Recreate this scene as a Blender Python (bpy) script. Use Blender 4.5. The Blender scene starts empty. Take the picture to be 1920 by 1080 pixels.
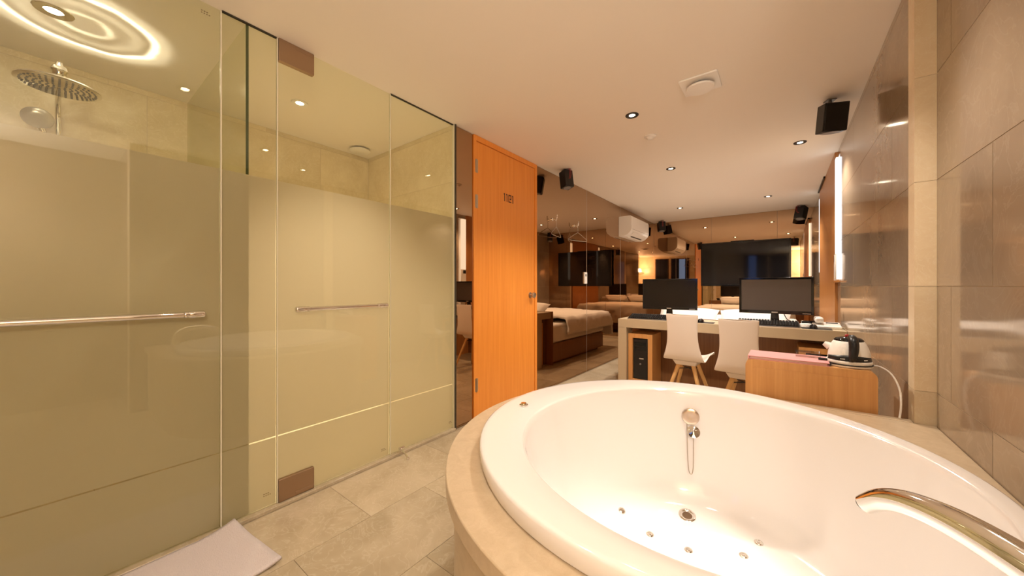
import bpy, math, random
from mathutils import Vector, noise
random.seed(7)
S = bpy.context.scene
C = S.collection
PI = math.pi

# ------------------------------------------------------------------ camera, world, exposure
cam = bpy.data.objects.new('camera', bpy.data.cameras.new('camera'))
C.objects.link(cam); S.camera = cam
YAW = math.atan(505 / 660)
cam.location = (0, 0, 1.08)
cam.rotation_euler = (PI / 2, 0, YAW)
cam.data.sensor_width = 36
cam.data.lens = 660 / 1920 * 36
cam.data.shift_y = -3 / 1920
cam.data.clip_start = .01
S.view_settings.view_transform = 'Standard'
S.view_settings.look = 'None'
S.view_settings.gamma = 1
S.view_settings.use_curve_mapping = False
S.view_settings.exposure = .72
S.cycles.max_bounces = 8
S.cycles.diffuse_bounces = 5
S.cycles.glossy_bounces = 5
S.cycles.adaptive_threshold = .04
S.cycles.transparent_max_bounces = 16
S.cycles.sample_clamp_indirect = 6
W = bpy.data.worlds.new('world'); S.world = W; W.use_nodes = True
W.node_tree.nodes['Background'].inputs[0].default_value = (.05, .09, .2, 1)
W.node_tree.nodes['Background'].inputs[1].default_value = .3

WARM = (1, .87, .74)
P_ROOM, P_TUB, P_SHOWER, P_CHAND = 59, 92, 180, 55

# ------------------------------------------------------------------ room measures (metres)
XL, XR, XN, XA = -1.96, .406, .458, 1.2      # mirror/glass plane, right wall far, right wall near, alcove wall
XS = -3.14                                    # back wall of the shower rooms
YF, YB = 7.10, -1.0
H = 2.30

# ------------------------------------------------------------------ materials
def new_mat(name):
    m = bpy.data.materials.new(name); m.use_nodes = True
    nt = m.node_tree; nt.nodes.clear()
    out = nt.nodes.new('ShaderNodeOutputMaterial')
    return m, nt, out

def N(nt, kind, **kw):
    n = nt.nodes.new(kind)
    for k, v in kw.items():
        if k in n.inputs: n.inputs[k].default_value = v
        else: setattr(n, k, v)
    return n

def pbr(name, col, rough=.5, metal=0, spec=.5, coat=0, trans=0, ior=1.45, emit=None, es=0, bump=None):
    m, nt, out = new_mat(name)
    b = N(nt, 'ShaderNodeBsdfPrincipled')
    i = b.inputs
    i['Base Color'].default_value = (*col, 1); i['Roughness'].default_value = rough
    i['Metallic'].default_value = metal; i['Specular IOR Level'].default_value = spec
    i['Coat Weight'].default_value = coat; i['Transmission Weight'].default_value = trans
    i['IOR'].default_value = ior
    if emit: i['Emission Color'].default_value = (*emit, 1); i['Emission Strength'].default_value = es
    if bump:
        sc, st = bump
        g = N(nt, 'ShaderNodeNewGeometry'); nz = N(nt, 'ShaderNodeTexNoise'); nz.inputs['Scale'].default_value = sc
        bp = N(nt, 'ShaderNodeBump'); bp.inputs['Strength'].default_value = st; bp.inputs['Distance'].default_value = .01
        nt.links.new(g.outputs['Position'], nz.inputs['Vector'])
        nt.links.new(nz.outputs['Fac'], bp.inputs['Height']); nt.links.new(bp.outputs[0], i['Normal'])
    nt.links.new(b.outputs[0], out.inputs[0])
    return m

def marble(name, c1, c2, c3, rough=.25, scale=2.2, spec=.5, stretch=(1, 1, 1), vein=1.0, rand=.14):
    m, nt, out = new_mat(name)
    L = nt.links.new
    g = N(nt, 'ShaderNodeNewGeometry'); oi = N(nt, 'ShaderNodeObjectInfo')
    off = N(nt, 'ShaderNodeVectorMath', operation='MULTIPLY'); off.inputs[1].default_value = stretch
    cmb = N(nt, 'ShaderNodeVectorMath', operation='ADD')
    rs = N(nt, 'ShaderNodeVectorMath', operation='SCALE'); rs.inputs[3].default_value = 40
    cr = N(nt, 'ShaderNodeCombineXYZ')
    for k in range(3): L(oi.outputs['Random'], cr.inputs[k])
    L(cr.outputs[0], rs.inputs[0]); L(g.outputs['Position'], off.inputs[0])
    L(off.outputs[0], cmb.inputs[0]); L(rs.outputs[0], cmb.inputs[1])
    n1 = N(nt, 'ShaderNodeTexNoise'); n1.inputs['Scale'].default_value = scale; n1.inputs['Detail'].default_value = 8
    n1.inputs['Roughness'].default_value = .62; n1.inputs['Distortion'].default_value = .8
    n2 = N(nt, 'ShaderNodeTexNoise'); n2.inputs['Scale'].default_value = scale * 3.2; n2.inputs['Detail'].default_value = 10
    n2.inputs['Distortion'].default_value = 2.2
    L(cmb.outputs[0], n1.inputs['Vector']); L(cmb.outputs[0], n2.inputs['Vector'])
    r1 = N(nt, 'ShaderNodeValToRGB'); e = r1.color_ramp.elements
    e[0].position = .33; e[0].color = (*c1, 1); e[1].position = .68; e[1].color = (*c2, 1)
    L(n1.outputs['Fac'], r1.inputs[0])
    r2 = N(nt, 'ShaderNodeValToRGB'); e = r2.color_ramp.elements
    e[0].position = .47; e[0].color = (0, 0, 0, 1); e[1].position = .5; e[1].color = (1, 1, 1, 1)
    k = e.new(.53); k.color = (0, 0, 0, 1)
    L(n2.outputs['Fac'], r2.inputs[0])
    vm = N(nt, 'ShaderNodeMath', operation='MULTIPLY'); vm.inputs[1].default_value = .38 * vein
    L(r2.outputs[0], vm.inputs[0])
    mx = N(nt, 'ShaderNodeMixRGB'); mx.inputs[2].default_value = (*c3, 1)
    L(vm.outputs[0], mx.inputs[0]); L(r1.outputs[0], mx.inputs[1])
    mr = N(nt, 'ShaderNodeMapRange'); mr.inputs['To Min'].default_value = 1 - rand; mr.inputs['To Max'].default_value = 1 + rand
    L(oi.outputs['Random'], mr.inputs[0])
    hv = N(nt, 'ShaderNodeHueSaturation'); L(mr.outputs[0], hv.inputs['Value']); L(mx.outputs[0], hv.inputs['Color'])
    b = N(nt, 'ShaderNodeBsdfPrincipled'); b.inputs['Roughness'].default_value = rough; b.inputs['Specular IOR Level'].default_value = spec
    L(hv.outputs[0], b.inputs['Base Color'])
    L(b.outputs[0], out.inputs[0])
    return m

def wood(name, c1, c2, rough=.4, axis=2, scale=60):
    m, nt, out = new_mat(name); L = nt.links.new
    g = N(nt, 'ShaderNodeNewGeometry')
    mp = N(nt, 'ShaderNodeMapping'); s = [scale, scale, scale]; s[axis] = 1.6; mp.inputs['Scale'].default_value = s
    L(g.outputs['Position'], mp.inputs['Vector'])
    nz = N(nt, 'ShaderNodeTexNoise'); nz.inputs['Scale'].default_value = 1; nz.inputs['Detail'].default_value = 5; nz.inputs['Roughness'].default_value = .65
    L(mp.outputs[0], nz.inputs['Vector'])
    r = N(nt, 'ShaderNodeValToRGB'); e = r.color_ramp.elements
    e[0].position = .3; e[0].color = (*c1, 1); e[1].position = .7; e[1].color = (*c2, 1)
    L(nz.outputs['Fac'], r.inputs[0])
    b = N(nt, 'ShaderNodeBsdfPrincipled'); b.inputs['Roughness'].default_value = rough
    L(r.outputs[0], b.inputs['Base Color']); L(b.outputs[0], out.inputs[0])
    return m

def glass_mat(name, tint, f0=.04):
    m, nt, out = new_mat(name); L = nt.links.new
    t = N(nt, 'ShaderNodeBsdfTransparent'); t.inputs[0].default_value = (*tint, 1)
    gl = N(nt, 'ShaderNodeBsdfGlossy'); gl.inputs['Roughness'].default_value = .01
    lw = N(nt, 'ShaderNodeLayerWeight'); lw.inputs['Blend'].default_value = .5      # Schlick reflectance, the same from both faces
    pw = N(nt, 'ShaderNodeMath', operation='POWER'); pw.inputs[1].default_value = 5
    fr = N(nt, 'ShaderNodeMapRange'); fr.inputs['To Min'].default_value = f0; fr.inputs['To Max'].default_value = .9
    L(lw.outputs['Facing'], pw.inputs[0]); L(pw.outputs[0], fr.inputs[0])
    mx = N(nt, 'ShaderNodeMixShader')
    L(fr.outputs[0], mx.inputs[0]); L(t.outputs[0], mx.inputs[1]); L(gl.outputs[0], mx.inputs[2]); L(mx.outputs[0], out.inputs[0])
    return m

def frost_mat(name, col, through=.6):
    m, nt, out = new_mat(name); L = nt.links.new
    d = N(nt, 'ShaderNodeBsdfDiffuse'); d.inputs[0].default_value = (*col, 1)
    t = N(nt, 'ShaderNodeBsdfTranslucent'); t.inputs[0].default_value = (*col, 1)
    mx = N(nt, 'ShaderNodeMixShader'); mx.inputs[0].default_value = through
    L(d.outputs[0], mx.inputs[1]); L(t.outputs[0], mx.inputs[2]); L(mx.outputs[0], out.inputs[0])
    return m

def emis(name, col, s):
    m, nt, out = new_mat(name)
    e = N(nt, 'ShaderNodeEmission'); e.inputs[0].default_value = (*col, 1); e.inputs[1].default_value = s
    nt.links.new(e.outputs[0], out.inputs[0]); return m

MT = dict(
    ceiling=pbr('ceiling_paint', (.89, .83, .745), .55, spec=.25),
    plaster=pbr('plaster', (.7, .62, .5), .7),
    grout=pbr('grout', (.60, .50, .37), .8),
    grout_floor=pbr('floor_grout', (.33, .26, .17), .8),
    floor=marble('floor_marble', (.41, .335, .22), (.53, .445, .315), (.62, .54, .41), .22, 3.0, .5),
    shower=marble('shower_marble', (.68, .57, .38), (.80, .70, .50), (.88, .80, .62), .2, 4.0, .5, rand=.05),
    wall=marble('wall_marble', (.32, .24, .165), (.41, .32, .225), (.49, .41, .31), .09, 1.9, .6, (1, 1, 1), .6, .06),
    pillar=marble('pillar_marble', (.74, .60, .40), (.84, .72, .51), (.88, .79, .62), .3, 5.0, .4),
    deck=marble('deck_stone', (.51, .40, .265), (.585, .47, .325), (.40, .29, .18), .3, 30, .4, vein=.6, rand=0),
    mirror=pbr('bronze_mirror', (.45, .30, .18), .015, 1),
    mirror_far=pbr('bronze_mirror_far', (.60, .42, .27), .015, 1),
    door=wood('orange_veneer', (.76, .26, .035), (.86, .33, .055), .38),
    wood=wood('oak_veneer', (.56, .265, .08), (.69, .365, .13), .42),
    woodh=wood('oak_leg', (.62, .36, .13), (.74, .47, .2), .4),
    darkwood=wood('dark_wood', (.20, .085, .03), (.28, .13, .05), .35),
    jamb=wood('window_wood', (.42, .17, .045), (.52, .23, .07), .3),
    desk=pbr('desk_laminate', (.52, .42, .28), .35),
    black=pbr('black_plastic', (.012, .011, .011), .35),
    blackg=pbr('black_gloss', (.008, .008, .009), .07, spec=.6),
    screen=pbr('screen_glass', (.012, .010, .009), .15, spec=.5),
    screen_reflect=pbr('reflection_tinted_screen', (.10, .08, .07), .45, spec=.7),  # brown reflection of the lit room put into the base colour
    tvscreen=pbr('tv_glass', (.012, .011, .012), .05, spec=.5),
    grey=pbr('grey_plastic', (.25, .24, .23), .4),
    silver=pbr('silver_paint', (.62, .60, .57), .3, .8),
    plate=pbr('chrome_tan_reflection', (.72, .58, .46), .22, 1),  # tan reflection of the tub tinted into the metal colour
    chrome=pbr('chrome', (.86, .84, .80), .06, 1),
    brushed=pbr('brushed_steel', (.50, .43, .35), .32, 1),
    bronze=pbr('brown_metal', (.36, .24, .15), .38, .7),
    white=pbr('white_plastic', (.86, .83, .78), .35),
    chair=pbr('chair_shell', (.80, .73, .66), .38),
    tub=pbr('tub_acrylic', (.82, .79, .77), .08, spec=.5, coat=.3),
    linen=pbr('white_linen', (.86, .82, .76), .85, bump=(60, .25)),
    mat=pbr('bath_mat', (.66, .60, .60), .95, bump=(220, .5)),
    pink=pbr('pink_cover', (.72, .34, .34), .5),
    pinkpage=pbr('pink_pages', (.80, .58, .52), .7),
    red=pbr('red_plastic', (.45, .03, .03), .35),
    rubber=pbr('dark_seal', (.05, .04, .025), .5),
    seal=pbr('clear_seal', (.78, .74, .60), .12, spec=.9),
    glass=glass_mat('clear_glass', (.95, .962, .89)),
    clear=glass_mat('clear_plastic', (.96, .94, .92)),
    edge=pbr('glass_edge', (.05, .07, .03), .2),
    frost=frost_mat('frosted_film', (.755, .69, .59), .58),
    curtain=pbr('navy_curtain', (.018, .018, .03), .8),
    crystal=glass_mat('crystal', (1, .97, .9), .2),
    bulb=emis('bulb_glow', (1, .78, .45), 40),
    lens=emis('lamp_lens', (1, .86, .62), 26),
    daylight=emis('window_daylight', (.95, .97, 1), 1.4),
    dusk=emis('dusk_sky', (.2, .38, .95), .9),
    cable=pbr('white_cable', (.8, .75, .68), .4),
    vinyl=pbr('number_vinyl', (.05, .012, .008), .5),
    etch=pbr('etched_mark', (.22, .17, .09), .6),
)

for k in ('lens', 'bulb', 'dusk'): MT[k].cycles.emission_sampling = 'NONE'      # their light comes from the lamps built with them

# ------------------------------------------------------------------ mesh builder
class M:
    def __init__(s): s.v = []; s.f = []
    def add(s, vs, fs):
        o = len(s.v); s.v += [tuple(v) for v in vs]; s.f += [tuple(i + o for i in f) for f in fs]; return s
    def box(s, x0, x1, y0, y1, z0, z1):
        vs = [(x, y, z) for z in (z0, z1) for y in (y0, y1) for x in (x0, x1)]
        return s.add(vs, [(0, 2, 3, 1), (4, 5, 7, 6), (0, 1, 5, 4), (2, 6, 7, 3), (0, 4, 6, 2), (1, 3, 7, 5)])
    def rings(s, rs, close=False, cap0=True, cap1=True):
        n = len(rs[0]); vs = [p for r in rs for p in r]; fs = []
        m = len(rs)
        for i in range(m if close else m - 1):
            for j in range(n):
                a, b = i * n + j, i * n + (j + 1) % n
                k = (i + 1) % m
                fs.append((a, b, k * n + (j + 1) % n, k * n + j))
        if not close:
            if cap0: fs.append(tuple(range(n))[::-1])
            if cap1: fs.append(tuple(range((m - 1) * n, m * n)))
        return s.add(vs, fs)
    def lathe(s, prof, c=(0, 0, 0), n=32, cap0=True, cap1=True):
        return s.rings([[(c[0] + r * math.cos(2 * PI * j / n), c[1] + r * math.sin(2 * PI * j / n), c[2] + z) for j in range(n)] for r, z in prof], False, cap0, cap1)
    def tube(s, pts, r, n=10, closed=False, flat=1):
        P = [Vector(p) for p in pts]; m = len(P); rs = []; prev = None
        rad = r if isinstance(r, (list, tuple)) else [r] * m
        for i, p in enumerate(P):
            if closed: t = P[(i + 1) % m] - P[i - 1]
            else: t = P[min(i + 1, m - 1)] - P[max(i - 1, 0)]
            t.normalize()
            if prev is None:
                a = Vector((0, 0, 1)) if abs(t.z) < .9 else Vector((1, 0, 0))
                u = t.cross(a).normalized()
            else:
                u = (prev - t * prev.dot(t)).normalized()
            prev = u; w = t.cross(u)
            rs.append([p + rad[i] * (u * math.cos(2 * PI * j / n) + w * flat * math.sin(2 * PI * j / n)) for j in range(n)])
        return s.rings(rs, closed)
    def cyl(s, p0, p1, r0, r1=None, n=16):
        return s.tube([p0, p1], [r0, r0 if r1 is None else r1], n)
    def prism(s, outline, axis, a, b):
        def P(u, v, w):
            return [(w, u, v), (u, w, v), (u, v, w)][axis]
        n = len(outline)
        vs = [P(u, v, a) for u, v in outline] + [P(u, v, b) for u, v in outline]
        fs = [(i, (i + 1) % n, n + (i + 1) % n, n + i) for i in range(n)] + [tuple(range(n))[::-1], tuple(range(n, 2 * n))]
        return s.add(vs, fs)
    def grid(s, fn, nu, nv):
        vs = [fn(i / nu, j / nv) for j in range(nv + 1) for i in range(nu + 1)]
        fs = [(j * (nu + 1) + i, j * (nu + 1) + i + 1, (j + 1) * (nu + 1) + i + 1, (j + 1) * (nu + 1) + i) for j in range(nv) for i in range(nu)]
        return s.add(vs, fs)
    def mesh(s, name, m, smooth=35):
        me = bpy.data.meshes.new(name); me.from_pydata(s.v, [], s.f)
        import bmesh
        bm = bmesh.new(); bm.from_mesh(me); bmesh.ops.recalc_face_normals(bm, faces=bm.faces); bm.to_mesh(me); bm.free()
        me.materials.append(MT[m])
        if smooth:
            me.shade_smooth(); me.set_sharp_from_angle(angle=math.radians(smooth))
        return me

def link(name, me, parent=None, loc=(0, 0, 0)):
    o = bpy.data.objects.new(name, me); C.objects.link(o)
    o.location = loc
    if parent is not None: o.parent = parent
    return o

def part(name, b, m, parent, bevel=0, smooth=35, solid=0, subd=0, label=None, seg=2, loc=(0, 0, 0)):
    o = link(name, b.mesh(name, m, smooth), parent, loc)
    if solid:
        k = o.modifiers.new('solidify', 'SOLIDIFY'); k.thickness = solid; k.offset = 0
    if bevel:
        k = o.modifiers.new('bevel', 'BEVEL'); k.width = bevel; k.segments = seg; k.limit_method = 'ANGLE'; k.angle_limit = math.radians(40)
    if subd:
        k = o.modifiers.new('subd', 'SUBSURF'); k.levels = subd; k.render_levels = subd
    if label: o['label'] = label
    return o

def tag(o, label, cat, group=None):
    o['label'] = label; o['category'] = cat
    if group: o['group'] = group
    return o

def thing(name, label, cat, loc=(0, 0, 0), rz=0, group=None):
    o = bpy.data.objects.new(name, None); C.objects.link(o); o.empty_display_size = .05
    o.location = loc; o.rotation_euler = (0, 0, rz)
    return tag(o, label, cat, group)

def single(name, b, m, label, cat, group=None, **kw):
    return tag(part(name, b, m, None, **kw), label, cat, group)

def struct(name, b, m, **kw):
    o = part(name, b, m, None, **kw); o['kind'] = 'structure'; return o

def bx(*a): return M().box(*a)

def rrect(w, h, r, n=5, cx=0, cy=0):
    out = []
    for sx, sy, a0 in ((1, 1, 0), (-1, 1, 90), (-1, -1, 180), (1, -1, 270)):
        for k in range(n + 1):
            a = math.radians(a0 + 90 * k / n)
            out.append((cx + sx * (w / 2 - r) + r * math.cos(a), cy + sy * (h / 2 - r) + r * math.sin(a)))
    return out

_tile_cache = {}
def tile(parent, name, m, x0, x1, y0, y1, z0, z1):
    key = (name, m, round(x1 - x0, 3), round(y1 - y0, 3), round(z1 - z0, 3))
    if key not in _tile_cache:
        a, b, c = (x1 - x0) / 2, (y1 - y0) / 2, (z1 - z0) / 2
        e = .0012; M_ = M()
        M_.box(-a, a, -b, b, -c, c)
        _tile_cache[key] = M_.mesh(name, m, 0)
    return link(name, _tile_cache[key], parent, ((x0 + x1) / 2, (y0 + y1) / 2, (z0 + z1) / 2))

ROWS = [0, .29, .685, 1.08, 1.475, 1.87, 2.265, 2.30]
def tile_wall_x(parent, m, xa, xb, y0, y1, joints, z0=0, z1=H, g=.0014):
    """tiles lying in a plane of constant x between xa and xb; joints[i] = list of y joints of row i"""
    for i in range(len(ROWS) - 1):
        a, b = max(ROWS[i], z0), min(ROWS[i + 1], z1)
        if b - a < .01: continue
        ys = [y0] + sorted(y for y in joints[i % len(joints)] if y0 + .02 < y < y1 - .02) + [y1]
        for j in range(len(ys) - 1):
            tile(parent, 'marble_tile', m, xa, xb, ys[j] + g, ys[j + 1] - g, a + g, b - g)
def tile_wall_y(parent, m, ya, yb, x0, x1, joints, z0=0, z1=H, g=.0014):
    for i in range(len(ROWS) - 1):
        a, b = max(ROWS[i], z0), min(ROWS[i + 1], z1)
        if b - a < .01: continue
        xs = [x0] + sorted(x for x in joints[i % len(joints)] if x0 + .02 < x < x1 - .02) + [x1]
        for j in range(len(xs) - 1):
            tile(parent, 'marble_tile', m, xs[j] + g, xs[j + 1] - g, ya, yb, a + g, b - g)

def light(name, kind, loc, power, col=WARM, rot=(0, 0, 0), parent=None, **kw):
    d = bpy.data.lights.new(name, kind); d.energy = power; d.color = col
    for k, v in kw.items(): setattr(d, k, v)
    o = bpy.data.objects.new(name, d); C.objects.link(o); o.location = loc; o.rotation_euler = rot
    if parent: o.parent = parent
    return o

# ------------------------------------------------------------------ the room shell
floor = struct('floor', bx(XS - .1, XA + .1, YB - .1, YF + .1, -.10, -.003), 'grout_floor')
TX, TY = .40, .64
col = 0
x = -1.93
while x < XA:
    x1 = min(x + TX, XA)
    y = .91 - TY * 4 + (TY / 2 - .01 if col % 2 else 0)
    while y < YF:
        ya, yb = max(y, YB), min(y + TY, YF)
        if yb - ya > .05 and not (x > XR and ya > .5):
            tile(floor, 'floor_tile', 'floor', x + .001, min(x1, XR if ya > .5 else XA) - .001, ya + .001, yb - .001, -.012, 0)
        y += TY
    x += TX; col += 1
for k in range(3):                                    # floor inside the shower rooms
    for j in range(5):
        xa = XS + k * .39; ya = YB + j * .568
        tile(floor, 'floor_tile', 'shower', xa + .001, xa + .389, ya + .001, ya + .567, -.012, 0)
tile(floor, 'floor_tile', 'floor', -1.969, -1.931, YB, 1.85, -.012, 0)

ceiling = struct('ceiling', bx(XS - .1, XA + .1, YB - .1, YF + .1, H, H + .1), 'ceiling')

wl = struct('wall_left', bx(-2.06, -1.975, 1.90, YF + .1, 0, H), 'plaster')
wf = struct('wall_far', bx(XL - .1, XR + .1, YF, YF + .1, 0, H), 'plaster')
wr = struct('wall_right', M().box(XR + .002, XR + .20, 2.075, 4.17, 0, H).box(XR + .002, XR + .20, 4.17, 4.33, 0, 1.113)
            .box(XR + .012, XR + .20, 4.17, 4.33, 2.24, H).box(XR + .012, XR + .20, 4.33, 5.955, 0, H).box(XR + .012, XR + .20, 6.04, YF, 0, H)
            .box(XR + .012, XR + .20, 5.955, 6.04, 0, 1.25).box(XR + .012, XR + .20, 5.955, 6.04, 2.21, H).box(XR + .051, XR + .20, 4.17, 6.04, 1.1, 2.25), 'grout')
J1, J2 = [.76, 1.56, 2.36, 3.16, 3.96], [1.056, 1.856, 2.656, 3.456, 4.256]
tile_wall_x(wr, 'wall', XR, XR + .012, 2.075, 4.17, [J1, J2])
tile_wall_x(wr, 'wall', XR, XR + .012, 4.17, 4.33, [[], []], 0, 1.113)
tile_wall_x(wr, 'wall', XR, XR + .012, 4.17, 4.33, [[], []], 2.24, H)
tile_wall_x(wr, 'wall', XR, XR + .012, 6.04, YF, [[6.5], [6.9]])
wn = struct('wall_near', bx(XN + .002, XN + .15, .40, 2.075, 0, H), 'grout')
tile_wall_x(wn, 'wall', XN, XN + .012, .40, 1.995, [J1, J1, J2, J1, [1.2], J2, J1])
tr = struct('trim_1', bx(XR - .002, XN + .012, 1.997, 2.0745, 0, H), 'grout')   # stone pilaster where the wall steps back
for a, b in zip(ROWS, ROWS[1:]):
    if b - a > .1: tile(tr, 'stone_block', 'pillar', XR - .004, XN + .010, 1.995, 2.074, a + .0008, (H if b > 2.2 else b) - .0008)
wb = struct('wall_back', bx(XS - .1, XA + .1, YB - .1, YB - .002, 0, H), 'grout')
tile_wall_y(wb, 'pillar', YB - .012, YB, XS, XA, [[-2.6, -1.8, -1.2, .3, .9], [-2.2, -1.3, -.33, .5]])
wa = struct('wall_alcove', M().box(XA, XA + .1, YB, .5, 0, H).box(XN + .15, XA + .1, .40, .5, 0, H), 'wall')
ws = struct('wall_shower', bx(XS - .1, XS - .0015, YB, 1.95, 0, H), 'grout')
tile_wall_x(ws, 'shower', XS - .012, XS, YB, 1.84, [[-.6, .2, 1.0], [-.2, .36, 1.4]])
we = struct('wall_shower_end', bx(XS - .1, -1.975, 1.8415, 1.90, 0, H), 'grout')
tile_wall_y(we, 'shower', 1.84, 1.852, XS, -1.972, [[-2.35], [-2.75]])
wsf = struct('wall_shower_front', bx(-2.0, -1.95, YB, -.36, 0, H), 'plaster')
kerb = struct('trim_2', bx(-1.985, -1.935, -.36, 1.84, 0, .018), 'floor', bevel=.003)   # sill under the glass
tr3 = struct('trim_3', bx(-1.972, -1.945, 1.8395, 1.8525, .0, H), 'rubber')           # dark edge beside the mirror strip
tr4 = struct('trim_4', bx(-1.975, -1.952, 1.8365, 1.8395, .018, H), 'seal')
bb = struct('baseboard_far', bx(XL + .002, XR - .002, YF - .028, YF - .016, 0, .05), 'desk')

# right wall window, lit, with its wooden reveal panel beyond
w1 = struct('window_1', M().box(XR + .030, XR + .05, 4.172, 4.33, 1.13, 2.24).box(XR + .030, XR + .05, 5.955, 6.04, 1.25, 2.21), 'white')
part('pane', bx(XR - .018, XR + .029, 4.245, 4.326, 1.145, 2.23), 'daylight', w1, label='tall lit window slit before the wood panel')
part('pane', bx(XR - .018, XR + .029, 5.957, 6.03, 1.26, 2.20), 'daylight', w1, label='tall lit window slit beyond the wood panel')
part('sill', bx(XR - .04, XR + .029, 4.172, 4.328, 1.115, 1.13), 'jamb', w1)
wp = single('wood_panel', bx(XR - .019, XR + .012, 4.330, 5.952, 0, H - .001), 'jamb', 'tall orange-brown wood panel on the right wall beyond the lit window strip', 'wall panel', bevel=.002)
tr5 = struct('trim_5', bx(.372, .40, 5.2, 6.0, H - .02, H - .0005), 'black')

# windows in the back wall, seen only in the mirrors and screens
def back_window(n, x0, x1, gap):
    w = struct('window_%d' % n, M().box(x0, x1, YB, YB + .03, 2.16, 2.20).box(x0, x1, YB, YB + .03, 1.15, 1.19)
               .box(x0, x0 + .04, YB, YB + .03, 1.19, 2.16).box(x1 - .04, x1, YB, YB + .03, 1.19, 2.16), 'darkwood')
    part('pane', bx(x0 + .04, x1 - .04, YB + .002, YB + .006, 1.19, 2.16), 'dusk', w)
    for a, b, lab in ((x0 + .02, gap[0], 'left'), (gap[1], x1 - .02, 'right')):
        if b - a < .03: continue
        k = max(3, int((b - a) / .045))
        cu = M().grid(lambda u, v: (a + (b - a) * u, YB + .055 + .014 * math.sin(u * k * 2 * PI), 1.17 + 1.01 * v), k * 8, 1)
        o = part('curtain', cu, 'curtain', None, solid=.004, smooth=80)
        tag(o, 'dark navy curtain hanging at the %s side of back window %s' % (lab, 'nearer the shower' if n == 2 else 'nearer the chandelier'), 'curtain', 'navy window curtains')
back_window(2, -1.06, -.38, (-.92, -.70))
back_window(3, -.30, .22, (.19, .20))

# ------------------------------------------------------------------ bronze mirrors
def mirror(name, lab, *b, m='mirror'):
    return single(name, bx(*b), m, lab, 'mirror', 'bronze wall mirrors', smooth=0)
mirror('mirror_panel', 'narrow bronze mirror strip between the shower glass and the orange door', -1.975, XL, 1.855, 2.047, .002, H - .004)
mirror('mirror_panel', 'bronze mirror panel next to the door with clothes hangers in front', -1.975, XL, 2.962, 4.1165, .002, H - .004)
mirror('mirror_panel', 'bronze mirror panel on the left wall between two seams, bed reflected in it', -1.975, XL, 4.1205, 5.288, .002, H - .004)
mirror('mirror_panel', 'bronze mirror panel behind the air conditioner, ending at the far corner', -1.975, XL, 5.292, YF - .02, .002, H - .004)
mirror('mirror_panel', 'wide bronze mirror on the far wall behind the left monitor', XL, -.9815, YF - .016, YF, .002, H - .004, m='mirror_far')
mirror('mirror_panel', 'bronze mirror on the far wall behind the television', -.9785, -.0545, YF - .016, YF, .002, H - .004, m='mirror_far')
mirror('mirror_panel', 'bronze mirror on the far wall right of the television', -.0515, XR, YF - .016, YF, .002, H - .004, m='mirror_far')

for k, y in ((6, 4.1185), (7, 5.29)):
    struct('trim_%d' % k, bx(-1.975, XL + .0012, y - .0019, y + .0019, .002, H - .004), 'silver')

# ------------------------------------------------------------------ door with number
d = bpy.data.objects.new('door_1', None); C.objects.link(d); d.location = (XL, 2.50, 0); d['kind'] = 'structure'
fr = M().box(-.012, .012, -.4515, -.425, 0, H - .002).box(-.012, .012, .425, .4605, 0, H - .002).box(-.012, .012, -.425, .425, H - .045, H - .002)
part('door_frame', fr, 'door', d, bevel=.001)
part('door_leaf', bx(-.012, .005, -.422, .422, .006, H - .049), 'door', d, bevel=.001)
for z in (2.05, 1.765, .285):
    part('hinge', M().cyl((.012, -.4235, z - .055), (.012, -.4235, z + .055), .007, n=10).box(.004, .0125, -.440, -.407, z - .052, z + .052), 'brushed', d)
kn = part('knob', M().lathe([(.028, 0), (.028, .006), (.012, .010), (.011, .028), (.024, .036), (.028, .048), (.022, .060), (.0, .063)], n=20), 'brushed', d)
kn.rotation_euler = (0, PI / 2, 0); kn.location = (.005, .345, .995)
def glyph(y, kind):
    b = M(); z0, z1, t, w = 1.838, 1.908, .010, .042
    if kind == '1':
        b.box(.005, .0062, y - t / 2, y + t / 2, z0, z1).box(.005, .0062, y - t / 2 - .007, y - t / 2, z1 - .012, z1)
    else:
        a, c = y - w / 2, y + w / 2
        b.box(.005, .0062, a, a + t, z0, z1).box(.005, .0062, a + t, c, z1 - t, z1).box(.005, .0062, a + t, c, z0, z0 + t)
        b.box(.005, .0062, c - t, c, z0 + .026, z1 - t).box(.005, .0062, c - t - .012, c - t, z0 + .026, z0 + .036)
    part('numeral', b, 'vinyl', d, label='dark painted room number digit')
for y, k in ((-.068, '1'), (-.034, '1'), (.008, '0'), (.052, '1')): glyph(y + .015, k)

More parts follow.
